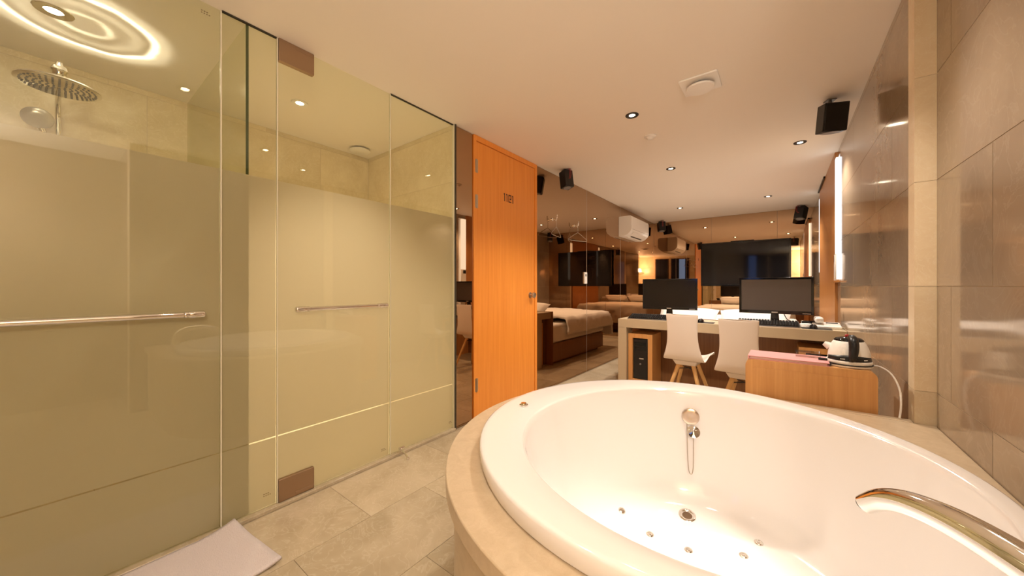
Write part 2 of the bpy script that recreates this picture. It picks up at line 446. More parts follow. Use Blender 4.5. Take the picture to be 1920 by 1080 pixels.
# ------------------------------------------------------------------ shower glass
ZF = 1.60
def etched(parent, y, z, mirror=1):
    b = M()
    for r, (n, w) in enumerate(((3, .006), (4, .005))):
        for k in range(n):
            b.box(XL - .0002, XL + .0004, y + k * .0085, y + k * .0085 + w, z - r * .009, z - r * .009 + .004)
    part('etched_mark', b, 'etch', parent)
def glass_panel(name, lab, y0, y1, z0=.02, z1=H - .006, hand=None, marks=(), hinge=None):
    t = thing(name, lab, 'glass door' if 'door' in name else 'glass panel', (0, 0, 0), 0)
    part('pane', bx(XL - .010, XL, y0, y1, z0, z1), 'glass', t, smooth=0)
    part('frosted_film', bx(XL - .0125, XL - .0115, y0 + .001, y1 - .001, .347, ZF), 'frost', t, smooth=0, label='upper field of frosted film')
    part('frosted_film', bx(XL - .0125, XL - .0115, y0 + .001, y1 - .001, z0, .341), 'frost', t, smooth=0, label='lower field of frosted film')
    part('edge_seal', bx(XL - .011, XL + .001, y1 + .0006, y1 + .005, z0, z1), 'seal', t, smooth=0)
    if 'panel' in name: part('top_channel', bx(XL - .011, XL + .001, y0, y1, H - .006, H - .0005), 'rubber', t, smooth=0)
    for y, z in marks: etched(t, y, z)
    if hand:
        a, b, z = hand
        h = part('handle', M().cyl((XL + .050, a, z), (XL + .050, b, z), .0115, n=16), 'chrome', t, smooth=60)
        for y, s in ((a, 1), (b, -1)):
            part('handle_end', M().lathe([(.0, -.004), (.013, 0), (.0155, .004), (.0155, .045), (.013, .052), (.0145, .055), (.0145, .062), (.012, .066)], n=16), 'chrome', h, smooth=60).matrix_local = \
                __import__('mathutils').Matrix.Translation((XL + .050, y - s * .012, z)) @ __import__('mathutils').Euler((-s * PI / 2, 0, 0)).to_matrix().to_4x4()
            part('standoff', M().cyl((XL, y + s * .02, z), (XL + .05, y + s * .02, z), .010, n=12), 'chrome', h, smooth=60)
    if hinge:
        for z, up in ((z1 - .105, 1), (z0, 0)):
            part('patch_fitting', bx(XL - .018, XL + .008, y0 + .001, y0 + .165, z, z + .11), 'bronze', t, bevel=.002, label='flat brown metal patch hinge')
            zz = z + .088 if up else z + .004
            part('patch_screw_cover', bx(XL + .008, XL + .0095, y0 + .075, y0 + .163, zz, zz + .018), 'bronze', t, bevel=.001)
    return t
glass_panel('shower_glass_door', 'large frosted glass door with long towel bar, nearest the camera at far left', -.355, .450, hand=(-.17, .375, .965), marks=[(.385, 2.255)])
glass_panel('shower_glass_panel', 'narrow fixed frosted glass panel between the two glass doors', .456, .668, marks=[(.612, .085)])
glass_panel('shower_glass_door', 'frosted glass door with brown patch hinges and short chrome bar', .674, 1.296, hand=(.745, 1.232, .965), marks=[(1.235, .07)], hinge=1)
glass_panel('shower_glass_panel', 'fixed frosted glass panel ending beside the bronze mirror strip', 1.302, 1.8355, marks=[(1.79, .07)])
pg = thing('partition_glass', 'frosted glass partition dividing the two shower cubicles', 'glass panel')
part('pane', bx(XS + .002, -1.975, .547, .557, .003, H - .004), 'glass', pg, smooth=0)
part('frosted_film', bx(XS + .002, -1.976, .5585, .5595, .005, ZF), 'frost', pg, smooth=0)
part('front_edge', bx(-1.9748, -1.9735, .5465, .5575, ZF, H - .004), 'edge', pg, smooth=0)
ds = thing('door_stop', 'small chrome door stop on the floor at the glass sill', 'door stop', (-1.93, 1.363, 0))
part('stop_rod', M().cyl((-.005, .0, .040), (.075, -.012, .012), .005, n=10), 'chrome', ds)
part('stop_foot', M().lathe([(.011, 0), (.011, .008), (.006, .012)], (.075, -.012, 0), 14), 'chrome', ds)
part('stop_clip', M().cyl((-.005, -.018, .044), (-.005, .018, .044), .008, n=10).cyl((-.005, 0, .018), (-.005, 0, .052), .005, n=8), 'chrome', ds)

# shower fittings
sh = thing('rain_shower', 'round chrome rain shower head on a riser behind the clear glass', 'shower', (XS, .02, 0))
arm = [(.06, 0, .95), (.06, 0, 1.98), (.068, 0, 2.03), (.10, 0, 2.06), (.15, 0, 2.068), (.57, 0, 2.068), (.60, 0, 2.064), (.614, 0, 2.05), (.615, 0, 2.03)]
part('riser_pipe', M().tube(arm, .011, 12), 'chrome', sh, smooth=60)
hd = part('shower_head', M().lathe([(.0, .0), (.118, 0), (.123, .004), (.120, .010), (.07, .019), (.035, .028), (.028, .034), (.028, .044), (.020, .048), (.020, .066), (.026, .074), (.020, .092), (.012, .098)], (.615, 0, 1.955), 40), 'chrome', sh, smooth=40)
nz = M()
for r in range(1, 7):
    for k in range(r * 6):
        a = 2 * PI * k / (r * 6); nz.cyl((.615 + r * .0175 * math.cos(a), r * .0175 * math.sin(a), 1.9555), (.615 + r * .0175 * math.cos(a), r * .0175 * math.sin(a), 1.952), .0036, n=6)
o = part('spray_nozzles', nz, 'grey', hd); o['kind'] = 'stuff'
hs = thing('hand_shower', 'round hand shower hanging on the riser below the rain head', 'shower', (XS + .10, -.045, 1.95))
part('spray_face', M().lathe([(.0, 0), (.050, .0), (.054, .006), (.050, .016), (.03, .026), (0, .028)], n=28), 'silver', hs, smooth=50).rotation_euler = (0, math.radians(125), 0)
part('grip', M().tube([(-.015, .0, -.01), (-.03, .02, -.07), (-.035, .05, -.16)], [.014, .012, .011], 12), 'chrome', hs, smooth=60)
part('holder', M().cyl((-.03, .03, -.1), (-.04, .052, -.1), .012, n=12), 'chrome', hs)

# added bodiless lamp; its ring pattern imitates light thrown back by the rain head
rl = light('ring_pattern_lamp', 'SPOT', (.558, .068, 2.10), 12, (1, .9, .74), (PI, 0, 0), sh, spot_size=math.radians(140), spot_blend=.3, shadow_soft_size=.004)
rl.data.use_nodes = True
nt = rl.data.node_tree; em = nt.nodes['Emission']; Lk = nt.links.new
tc = nt.nodes.new('ShaderNodeTexCoord'); sx = nt.nodes.new('ShaderNodeSeparateXYZ'); Lk(tc.outputs['Normal'], sx.inputs[0])
def mth(op, a, b=None):
    n = nt.nodes.new('ShaderNodeMath'); n.operation = op
    for k, v in enumerate((a, b)):
        if v is None: continue
        if isinstance(v, (int, float)): n.inputs[k].default_value = v
        else: Lk(v, n.inputs[k])
    return n.outputs[0]
az = mth('ABSOLUTE', sx.outputs['Z'])
tn = mth('DIVIDE', mth('SQRT', mth('SUBTRACT', 1.0, mth('MULTIPLY', az, az))), az)
nz_ = nt.nodes.new('ShaderNodeTexNoise'); nz_.inputs['Scale'].default_value = 2.2; nz_.inputs['Detail'].default_value = 2
Lk(tc.outputs['Normal'], nz_.inputs['Vector'])
def band(c, w, a):
    q = mth('DIVIDE', mth('SUBTRACT', mth('ADD', tn, mth('MULTIPLY', mth('SUBTRACT', nz_.outputs['Fac'], .5), .22)), c), w)
    return mth('MULTIPLY', mth('POWER', 2.718, mth('MULTIPLY', mth('MULTIPLY', q, q), -1.0)), a)
tot = mth('ADD', mth('ADD', band(1.2, .065, 1.0), band(1.38, .15, .25)), mth('ADD', band(.86, .15, .07), mth('MULTIPLY', band(.43, .07, .2), nz_.outputs['Fac'])))
Lk(tot, em.inputs['Strength'])

# ------------------------------------------------------------------ tub platform, tub
C0, C1 = (-.243, 1.23), (-.186, 1.215)
ZD, ZR = .56, .61
def outline(ang, rc, x1n, y0, y1):
    dx, dy = math.cos(ang), math.sin(ang)
    # circle centred at (-.252,1.232)
    ox, oy = C0[0] + .252, C0[1] - 1.232
    bq = ox * dx + oy * dy; cq = ox * ox + oy * oy - rc * rc
    t = -bq + math.sqrt(bq * bq - cq)
    if dx > 1e-6:
        tx = (x1n - C0[0]) / dx
        ty = ((y1 - C0[1]) / dy) if dy > 1e-6 else ((y0 - C0[1]) / dy if dy < -1e-6 else 1e9)
        t2 = min(tx, ty)
        t = max(t, t2)
        t = min(t, tx)
    return (C0[0] + t * dx, C0[1] + t * dy)
def angs(rc, x1n, y0, y1):
    a = [2 * PI * k / 160 for k in range(160)]
    a += [math.atan2(y1 - C0[1], x1n - C0[0]), math.atan2(y0 - C0[1], x1n - C0[0]) % (2 * PI)]
    return sorted(a)
def plate(rc, x1n, y0, y1, rh, z0, z1):
    A = angs(rc, x1n, y0, y1)
    O = [outline(a, rc, x1n, y0, y1) for a in A]
    I = [(C0[0] + rh * math.cos(a), C0[1] + rh * math.sin(a)) for a in A]
    f = lambda L, z: [(p[0], p[1], z) for p in L]
    return M().rings([f(I, z0), f(O, z0), f(O, z1), f(I, z1)], close=True)
pf = thing('tub_platform', 'rounded stone platform with wide ledge around the bathtub', 'tub surround')
part('ledge_slab', plate(.749, XN - .001, .483, 1.992, .636, ZD - .045, ZD), 'deck', pf, bevel=.003)
part('ledge_slab', bx(-.2, XR - .006, 1.9925, 2.035, ZD - .045, ZD), 'deck', pf)
part('plinth', plate(.725, XN - .002, .507, 1.985, .69, 0, ZD - .045), 'deck', pf)

tub = thing('bathtub', 'large round white whirlpool bathtub set into the stone ledge', 'bathtub')
def ringc(c, r, z, n=96): return [(c[0] + r * math.cos(2 * PI * k / n), c[1] + r * math.sin(2 * PI * k / n), z) for k in range(n)]
def lerpc(t): return (C0[0] * (1 - t) + C1[0] * t, C0[1] * (1 - t) + C1[1] * t)
prof = [(C0, .640, ZD - .04), (C0, .640, ZD + .001), (C0, .650, ZD + .004), (C0, .655, ZD + .02), (C0, .655, ZR - .008), (C0, .653, ZR - .0025), (C0, .648, ZR), (lerpc(.1), .640, ZR + .0004),
        (lerpc(.5), .602, ZR - .002), (lerpc(.97), .560, ZR - .004), (C1, .556, ZR - .006), (C1, .5525, ZR - .012), (C1, .549, ZR - .03), (C1, .535, .50), (C1, .515, .38), (C1, .492, .27),
        (C1, .470, .205), (C1, .435, .163), (C1, .385, .143), (C1, .25, .133), (C1, .1, .128), (C1, .02, .127)]
bs = M().rings([ringc(c, r, z) for c, r, z in prof], cap0=False)
part('basin', bs, 'tub', tub, smooth=50)
# surface lookup for the fittings: profile radius as a function of height
def tub_z(x, y):
    r = math.hypot(x - C1[0], y - C1[1])
    inn = [(rr, zz) for c, rr, zz in prof[10:]]
    for (r1, z1), (r0, z0) in zip(inn, inn[1:]):
        if r0 <= r <= r1: return z0 + (z1 - z0) * (r - r0) / (r1 - r0)
    return .127
def tub_r(z):
    inn = [(rr, zz) for c, rr, zz in prof[10:]]
    for (r1, z1), (r0, z0) in zip(inn, inn[1:]):
        if z0 <= z <= z1: return r0 + (r1 - r0) * (z - z0) / (z1 - z0 + 1e-9)
for x, y in ((-.629, 1.252), (-.525, 1.435), (-.398, 1.385), (-.265, 1.39), (-.105, 1.475), (-.066, 1.57)):
    z = tub_z(x, y); rr = math.hypot(x - C1[0], y - C1[1])
    q = (tub_z(C1[0] + (x - C1[0]) * 1.02, C1[1] + (y - C1[1]) * 1.02) - z) / (.02 * rr)
    j = part('air_jet', M().lathe([(.013, -.002), (.0145, .002), (.013, .004), (.009, .0045), (.008, .003), (.004, .003), (.003, .006), (0, .0065)], n=18), 'chrome', tub, smooth=50)
    nv = Vector((-(x - C1[0]) / rr * q, -(y - C1[1]) / rr * q, 1)).normalized()
    j.rotation_euler = nv.to_track_quat('Z', 'Y').to_euler(); j.location = (x, y, z)
dr = part('drain', M().lathe([(.030, -.002), (.032, .003), (.027, .005), (.019, .003), (.017, -.001)], n=28), 'chrome', tub, smooth=50)
dr.location = (-.305, 1.575, tub_z(-.305, 1.575) + .003); dr.rotation_euler = Vector((.25 * .17, -.25, 1)).normalized().to_track_quat('Z', 'Y').to_euler()
part('drain_cup', M().lathe([(.018, .0005), (.0, .0005)], n=20), 'bronze', dr)
ax = math.atan2(1.78 - C1[1], -.335 - C1[0])
def wallpt(ang, z, off=0):
    r = tub_r(z) - off; return Vector((C1[0] + r * math.cos(ang), C1[1] + r * math.sin(ang), z))
zo = .50
ov = part('overflow_cover', M().lathe([(.034, 0), (.036, .006), (.034, .012), (.024, .015), (.010, .013), (0, .0125)], n=32), 'plate', tub, smooth=50)
ov.location = wallpt(ax, zo); ov.rotation_euler = Vector((-math.cos(ax), -math.sin(ax), .12)).to_track_quat('Z', 'Y').to_euler()
pl = part('plug', M().lathe([(.020, -.004), (.026, 0), (.026, .005), (.012, .008), (.004, .012), (0, .012)], n=24), 'chrome', tub, smooth=50)
pl.location = wallpt(ax - .018, .443, .022); pl.rotation_euler = Vector((-math.cos(ax) * .75, -math.sin(ax) * .75, .55)).to_track_quat('Z', 'Y').to_euler()
L_ = []
for k in range(49):
    th = PI * k / 48; c_ = math.cos(th)
    top = .472 if c_ > 0 else .445
    L_.append(wallpt(ax + .004 + .024 * math.copysign(abs(c_) ** .7, c_), .268 + (top - .268) * (1 - math.sin(th) ** .45), .009))
part('plug_chain', M().tube(L_, .0016, 6), 'brushed', tub, smooth=60)
part('air_button', M().lathe([(.017, 0), (.017, .004), (.012, .006), (.011, .010), (0, .011)], (-.81, 1.135, ZR - .001), 24), 'chrome', tub, smooth=50)

fc = thing('bath_faucet', 'curved chrome bath spout rising from the ledge beside the right wall', 'faucet', (0, 0, 0))
sp = [(.345, .665, ZD), (.342, .668, .61), (.325, .69, .665), (.295, .735, .698), (.252, .79, .712), (.213, .84, .7165), (.176, .885, .710), (.148, .914, .695), (.126, .936, .668)]
def smooth_pts(P, n):
    P = [Vector(p) for p in P]; out = []
    for i in range(len(P) - 1):
        p0, p1, p2, p3 = P[max(i - 1, 0)], P[i], P[i + 1], P[min(i + 2, len(P) - 1)]
        for k in range(n):
            t = k / n
            out.append(.5 * ((2 * p1) + (p2 - p0) * t + (2 * p0 - 5 * p1 + 4 * p2 - p3) * t * t + (3 * p1 - p0 - 3 * p2 + p3) * t ** 3))
    return out + [P[-1]]
sp = smooth_pts(sp, 6); n_ = len(sp)
part('spout', M().tube(sp, [.034 - .018 * (k / (n_ - 1)) for k in range(n_)], 24), 'chrome', fc, smooth=60)
part('collar', M().lathe([(.044, 0), (.044, .006), (.037, .012), (.035, .012)], (.345, .665, ZD), 28), 'chrome', fc, smooth=50)
part('spout_tip', M().cyl((.128, .934, .672), (.1245, .938, .664), .0140, .0125, 20), 'rubber', fc)

# bath mat on the floor by the glass
def matfn(u, v):
    x = -1.935 + .385 * u; y = -.42 + .915 * v
    y += .05 * u * v
    lift = .02 * max(0, v - .86) / .14 * max(0, 1 - u * 2.2) + (.012 * max(0, (v - .93) / .07))
    return (x, y, .010 + lift + .004 * noise.noise(Vector((x * 9, y * 9, 3))))
single('bath_mat', M().grid(matfn, 26, 50), 'mat', 'white towelling bath mat on the floor against the glass door', 'bath mat', solid=.012, smooth=80)

# ------------------------------------------------------------------ wood cabinet with kettle
cb = thing('low_cabinet', 'low oak cabinet with rounded top corners behind the bathtub', 'cabinet', (.088, 2.20, 0))
def topround(w, h, r):
    out = [(-w / 2, 0), (w / 2, 0)]
    for k in range(7): a = PI / 2 * k / 6; out.append((w / 2 - r + r * math.cos(a), h - r + r * math.sin(a)))
    for k in range(7): a = PI / 2 + PI / 2 * k / 6; out.append((-w / 2 + r + r * math.cos(a), h - r + r * math.sin(a)))
    return out
part('carcass', M().prism(topround(.455, .727, .03), 1, -.14, .14), 'wood', cb)
part('front_panel', M().prism(topround(.405, .692, .02), 1, -.1425, -.1401), 'wood', cb)
pk = thing('pink_folder', 'pink folder lying on the oak cabinet', 'folder', (.02, 2.17, .727), -.01)
part('pages', bx(-.142, .142, -.092, .082, .003, .013), 'pinkpage', pk)
part('cover', M().box(-.15, .15, -.10, .09, .013, .016).box(-.15, .15, -.10, .09, 0, .003).box(-.15, -.143, -.10, .09, .003, .013), 'pink', pk, bevel=.001)
bxp = thing('plastic_case', 'small clear plastic case on the pink folder', 'case', (.10, 2.20, .7432))
part('case_body', bx(-.045, .045, -.03, .03, .001, .022), 'clear', bxp, smooth=0)
part('case_lid', bx(-.046, .046, -.031, .031, .022, .026), 'clear', bxp, smooth=0)
kt = thing('electric_kettle', 'white electric kettle with black handle on the oak cabinet', 'kettle', (.238, 2.155, .727), 0)
part('power_base', M().lathe([(.070, 0), (.076, .002), (.078, .008), (.078, .010)], n=40), 'white', kt)
part('base_ring', M().lathe([(.0785, .010), (.0790, .0125), (.0785, .014)], n=40), 'black', kt)
bd = part('body', M().lathe([(.074, .014), (.0765, .018), (.0755, .028), (.070, .034), (.071, .040), (.069, .060), (.064, .082), (.056, .102), (.046, .117), (.034, .124)], n=40), 'white', kt, smooth=50)
def kband(u, v):
    a = -PI / 2 + (u - .5) * 2.6; r = .0735 - .003 * v
    return (r * math.cos(a), r * math.sin(a), .026 + .030 * v * (1 - .35 * abs(u - .5) * 2))
part('control_band', M().grid(kband, 24, 2), 'black', kt, solid=.003)
for a0, n in ((-PI / 2 - .45, 4), (-PI / 2 + .6, 4)):
    t = M()
    for k in range(n):
        a = a0 + k * .055; t.box(.0747 * math.cos(a) - .0013, .0747 * math.cos(a) + .0013, .0747 * math.sin(a) - .0006, .0747 * math.sin(a) + .0002, .036, .0400)
    part('printed_mark', t, 'white', kt)
ld = part('lid', M().lathe([(.050, .110), (.050, .116), (.042, .124), (.022, .129), (0, .130)], n=32), 'blackg', kt, smooth=50)
part('lid_button', M().lathe([(.007, .0), (.007, .006), (.004, .009)], (-.006, .0, .130), 14), 'red', kt)
hp = smooth_pts([(-.0, -.035, .124), (.004, -.058, .130), (.006, -.085, .118), (.006, -.094, .088), (.004, -.088, .055), (.002, -.074, .036)], 5)
part('handle', M().tube(hp, [.011 + .006 * math.sin(PI * k / (len(hp) - 1)) for k in range(len(hp))], 14), 'black', kt, smooth=60)
part('spout_lip', M().cyl((-.062, .01, .080), (-.082, .012, .092), .018, .010, 14), 'white', kt, smooth=60)
kc = smooth_pts([(.31, 2.165, .735), (.335, 2.13, .738), (.362, 2.10, .715), (.376, 2.06, .665), (.374, 2.03, .61), (.367, 2.012, .566)], 6)
single('kettle_cord', M().tube(kc, .0035, 8), 'cable', 'white kettle cord hanging from the cabinet down to the stone ledge', 'cord', smooth=60)
cl = thing('pen', 'small black pen lying between the pink folder and the kettle', 'pen', (.14, 2.14, .7432))
part('barrel', M().cyl((-.005, 0, .006), (.03, -.004, .006), .0055, n=10), 'black', cl)
part('stem', M().tube([(.03, -.004, .006), (.034, -.02, .0), (.034, -.045, -.012), (.028, -.055, -.0138)], .0022, 6), 'black', cl)

# ------------------------------------------------------------------ desk
DZ = .73
dk = thing('computer_desk', 'long cream desk with thick top standing across the room', 'desk', (0, 0, 0))
part('desktop', bx(-1.410, XR - .002, 3.74, 4.16, DZ - .09, DZ), 'desk', dk, bevel=.002)
part('side_panel', bx(-1.410, -1.320, 3.74, 3.93, 0, DZ - .0905), 'desk', dk, bevel=.002)
part('back_panel', bx(-1.318, XR - .002, 4.13, 4.158, 0, DZ - .091), 'darkwood', dk)
def pc_box(x0, lab1, lab2):
    p = thing('computer_cabinet', lab1, 'cabinet', (x0, 3.78, 0), 0, 'tower cabinets under the desk')
    w, h, dp, t = .25, .575, .33, .045
    part('cabinet_shell', M().box(0, t, 0, dp, 0, h).box(w - t, w, 0, dp, 0, h).box(t, w - t, 0, dp, h - t, h).box(t, w - t, 0, dp, 0, t + .05).box(t, w - t, dp - .012, dp, t + .05, h - t), 'wood', p, bevel=.0015)
    q = thing('computer_tower', lab2, 'computer', (x0 + t + .004, 3.79, t + .05), 0, 'computer towers')
    tw, th = w - 2 * t - .008, h - 2 * t - .058
    part('tower_case', bx(0, tw, .012, .28, 0, th), 'black', q, bevel=.002)
    part('front_bezel', bx(.003, tw - .003, 0, .012, .003, th - .003), 'black', q, bevel=.004)
    for k in range(2): part('drive_bay', bx(.015, tw - .015, -.003, 0, th - .075 - k * .05, th - .035 - k * .05), 'blackg', q, bevel=.001)
    part('badge', bx(tw * .42, tw * .72, -.002, 0, th * .50, th * .53), 'silver', q)
    part('power_button', M().cyl((tw / 2, 0, th * .38), (tw / 2, -.004, th * .38), .009, n=14), 'grey', q)
pc_box(-1.312, 'oak computer cabinet under the left end of the desk', 'black computer tower inside the oak cabinet at the left end of the desk')
pc_box(.115, 'oak computer cabinet under the right end of the desk behind the kettle', 'black computer tower inside the oak cabinet at the right end of the desk')

def monitor(xc, yc, lab, rz, scr='screen'):
    m = thing('computer_monitor', lab, 'monitor', (xc, yc, DZ), rz, 'desktop monitors')
    w, h, z0 = .535, .325, .105
    part('bezel', M().box(-w / 2, -w / 2 + .018, -.022, 0, z0, z0 + h).box(w / 2 - .018, w / 2, -.022, 0, z0, z0 + h)
         .box(-w / 2 + .018, w / 2 - .018, -.022, 0, z0, z0 + .03).box(-w / 2 + .018, w / 2 - .018, -.022, 0, z0 + h - .018, z0 + h), 'blackg', m, bevel=.002)
    part('screen', bx(-w / 2 + .0182, w / 2 - .0182, -.018, -.002, z0 + .0302, z0 + h - .0182), scr, m, smooth=0)
    part('back_shell', bx(-w / 2 + .01, w / 2 - .01, 0, .03, z0 + .01, z0 + h - .01), 'black', m, bevel=.008)
    part('neck', M().prism([(-.035, .006), (.035, .006), (.028, .112), (-.028, .112)], 1, .004, .028), 'blackg', m, bevel=.003)
    part('foot', M().lathe([(.085, 0), (.085, .005), (.05, .011), (.03, .012)], (0, .035, 0), 36), 'blackg', m)
    part('logo', bx(-.022, .022, -.0232, -.0222, z0 + .010, z0 + .019), 'silver', m)
    part('power_light', bx(w / 2 - .075, w / 2 - .02, -.0232, -.0222, z0 + .008, z0 + .012), 'silver', m)
monitor(-.945, 3.985, 'black monitor at the left end of the desk', math.radians(4))
monitor(-.047, 3.94, 'black monitor with a brownish reflecting screen at the right end of the desk', math.radians(-2), 'screen_reflect')

def keyboard(xc, yc, lab):
    k = thing('keyboard', lab, 'keyboard', (xc, yc, DZ), 0, 'computer keyboards')
    part('key_tray', M().prism([(-.07, .001), (.07, .034), (.07, .048), (-.07, .013)], 0, -.22, .22), 'black', k, bevel=.002)
    kb = M()
    for r in range(6):
        for c in range(20):
            x, y = -.212 + c * .0213, -.06 + r * .0215; z = .013 + (y + .07) / .14 * .035
            kb.box(x, x + .0165, y, y + .0165, z, z + .013)
    o = part('keys', kb, 'black', k, bevel=.001, seg=1); o['kind'] = 'stuff'
    part('front_lip', bx(-.22, .22, -.078, -.071, 0, .009), 'silver', k)
    for sx in (-1, 1): part('tilt_foot', bx(sx * .18 - .012, sx * .18 + .012, .058, .066, 0, .034), 'black', k)
keyboard(-1.09, 3.823, 'black keyboard in front of the left monitor')
keyboard(-.10, 3.823, 'black keyboard with light front edge before the right monitor')

def mouse(xc, yc, lab, pad):
    p = thing('mouse_pad', pad, 'mouse pad', (xc, yc, DZ), 0, 'mouse pads')
    part('pad', M().prism(rrect(.19, .13, .012), 2, 0, .003), 'black', p)
    o = thing('computer_mouse', lab, 'mouse', (xc - .02, yc, DZ + .003), 0, 'computer mice')
    def fn(u, v):
        a, b = 2 * PI * u, PI / 2 * v
        return (.030 * math.cos(a) * math.cos(b), .052 * math.sin(a) * math.cos(b), .036 * math.sin(b))
    part('mouse_shell', M().grid(fn, 24, 8), 'blackg', o, smooth=60)
    part('scroll_wheel', M().cyl((-.003, -.025, .029), (.003, -.025, .029), .008, n=12), 'grey', o)
mouse(-.60, 3.825, 'black mouse between the two chairs on the desk', 'dark mouse pad between the two chairs on the desk')
mouse(.23, 3.825, 'black mouse beside the white box at the right end of the desk', 'dark mouse pad at the right end of the desk')
ph = thing('desk_telephone', 'white flat telephone set at the right end of the desk', 'telephone', (.30, 3.95, DZ), 0)
part('base_unit', M().prism([(-.085, 0), (.085, 0), (.085, .045), (-.085, .022)], 0, -.09, .09), 'white', ph, bevel=.006)
part('handset', bx(-.075, -.02, -.06, .10, .046, .09), 'white', ph, bevel=.012)
part('display', bx(.0, .075, .03, .07, .039, .043), 'black', ph)
cc = M()
ringp = [(.04 * math.cos(2 * PI * k / 30), .04 * math.sin(2 * PI * k / 30)) for k in range(30)]
for j in range(3): cc.tube([(.165 + p[0] * (1 - .06 * j), 3.875 + p[1] * (1 - .06 * j), DZ + .010 + .009 * j) for p in ringp], .007, 8, closed=True)
single('cable_coil', cc, 'white', 'coiled white cable beside the black mouse on the right of the desk', 'cable', smooth=60)
single('monitor_cable', M().tube(smooth_pts([(.02, 3.99, DZ + .10), (.04, 3.955, DZ + .06), (.075, 3.925, DZ + .04), (.10, 3.90, DZ + .02), (.105, 3.885, DZ + .004)], 6), .0035, 8), 'black', 'thin black cable curling below the right monitor', 'cable', smooth=60)
dbx = thing('black_device', 'small black device with dark red tint behind the white cable coil', 'device', (.19, 4.02, DZ))
part('device_case', bx(-.05, .05, -.03, .03, 0, .05), 'blackg', dbx, bevel=.004)
part('device_foot', bx(-.045, .045, -.034, -.030, .0, .008), 'black', dbx)

# ------------------------------------------------------------------ chairs
def chair(loc, rz, lab):
    t = thing('desk_chair', lab, 'chair', (*loc, 0), rz, 'white shell desk chairs')
    pr = [(-.205, .842, .121), (-.204, .836, .127), (-.198, .76, .122), (-.190, .66, .121), (-.181, .58, .129), (-.170, .51, .146), (-.155, .468, .160), (-.13, .448, .167), (-.07, .440, .171),
          (.0, .438, .175), (.09, .440, .177), (.16, .446, .175), (.195, .444, .168), (.208, .434, .155)]
    P = smooth_pts([(a, b, c) for a, b, c in pr], 3); n = len(P) - 1
    def fn(u, v):
        k = min(int(round(v * n)), n); y, z, w = P[k]; s = 2 * u - 1
        e = abs(s) ** 2.6
        back = max(0, min(1, (z - .45) / .10)); seat = max(0, min(1, (y + .13) / .12))
        return (s * w, y + .012 * e * back, z + .055 * e * seat * (1 if y < .17 else .6))
    part('shell', M().grid(fn, 18, n), 'chair', t, solid=.009, smooth=80, subd=1)
    part('seat_mount', M().rings([[(-.10, -.115, .440), (.10, -.115, .440), (.10, .10, .440), (-.10, .10, .440)], [(-.08, -.085, .395), (.08, -.085, .395), (.08, .085, .395), (-.08, .085, .395)]]), 'chair', t, bevel=.008)
    for sx in (-1, 1):
        for sy in (-1, 1):
            part('leg', M().cyl((sx * .055, sy * .06, .412), (sx * .175, sy * .175, 0), .0175, .0115, 14), 'woodh', t, smooth=60)
    part('brace', M().cyl((-.072, -.078, .36), (.072, .078, .36), .004, n=8).cyl((.072, -.078, .36), (-.072, .078, .36), .004, n=8), 'black', t)
chair((-.655, 3.42), math.radians(-4), 'white shell chair with oak legs, the one next to the left monitor')
chair((-.222, 3.16), math.radians(-7), 'white shell chair with oak legs, partly hidden by the oak cabinet')

# ------------------------------------------------------------------ bed, pillows
BX0, BX1, BY0, BY1 = -1.44, .12, 4.17, 5.98
bed = thing('bed', 'double bed on a dark wooden base behind the desk', 'bed', (0, 0, 0))
part('bed_base', bx(BX0, BX1, BY0, BY1 - .12, .04, .29), 'darkwood', bed, bevel=.004)
part('base_plinth', bx(BX0 + .06, BX1 - .06, BY0 + .02, BY1 - .2, 0, .04), 'darkwood', bed)
part('mattress', bx(BX0 + .01, BX1 - .01, BY0 + .005, BY1 - .06, .29, .55), 'linen', bed, bevel=.04, seg=4)
def duvet(u, v):
    # u across (x), v along (y); folds over the sides and the foot
    W_, Ln = 2.10, 2.05
    sx, sy = (u - .5) * W_, v * Ln
    hw, hl = (BX1 - BX0) / 2 + .015, (BY1 - BY0) - .28
    zt, dz, x, y = .615, 0, sx, sy
    if abs(sx) > hw:
        o_ = abs(sx) - hw; x = math.copysign(hw + .05 * math.sin(min(o_ / .12, PI / 2)), sx); dz = max(0, o_ - .04)
    if sy > hl:
        o_ = sy - hl; y = hl + .10 * math.sin(min(o_ / .2, PI / 2)); dz = max(dz, o_ - .06)
    nn = noise.noise(Vector((sx * 4, sy * 4, 1))) * .018 + noise.noise(Vector((sx * 11, sy * 11, 5))) * .008
    crown = .025 * (1 - (sx / (W_ / 2)) ** 2)
    if dz > 0: x += math.copysign(abs(nn) * 1.8 * (abs(sx) > hw), sx); y += nn * 1.5
    return ((BX0 + BX1) / 2 + x, BY0 + .30 + y, max(.24, zt + crown * (dz == 0) - dz + nn * (dz == 0)))
single('duvet', M().grid(duvet, 56, 56), 'linen', 'rumpled white duvet spread over the bed', 'bedding', solid=.03, smooth=80)
def pillow(loc, rx, rz, lab, w=.60, h=.38, t=.14):
    def fn(u, v):
        a = 2 * u - 1; b = 2 * v - 1
        return a, b
    b = M()
    for s in (1, -1):
        def f(u, v):
            a, c = 2 * u - 1, 2 * v - 1
            e = max(0, (1 - abs(a) ** 3.2)) ** .5 * max(0, (1 - abs(c) ** 3.2)) ** .5
            k = 1 - .06 * (1 - abs(a) ** 2) * abs(c) ** 3
            k2 = 1 - .06 * (1 - abs(c) ** 2) * abs(a) ** 3
            return (a * w / 2 * k2, c * h / 2 * k, s * (t / 2 * e + .002) + .006 * noise.noise(Vector((a * 3 + loc[0] * 7, c * 3, s))) * e)
        b.grid(f, 20, 16)
    o = single('pillow', b, 'linen', lab, 'pillow', 'bed pillows', smooth=80)
    o.location = loc; o.rotation_euler = (rx, 0, rz)
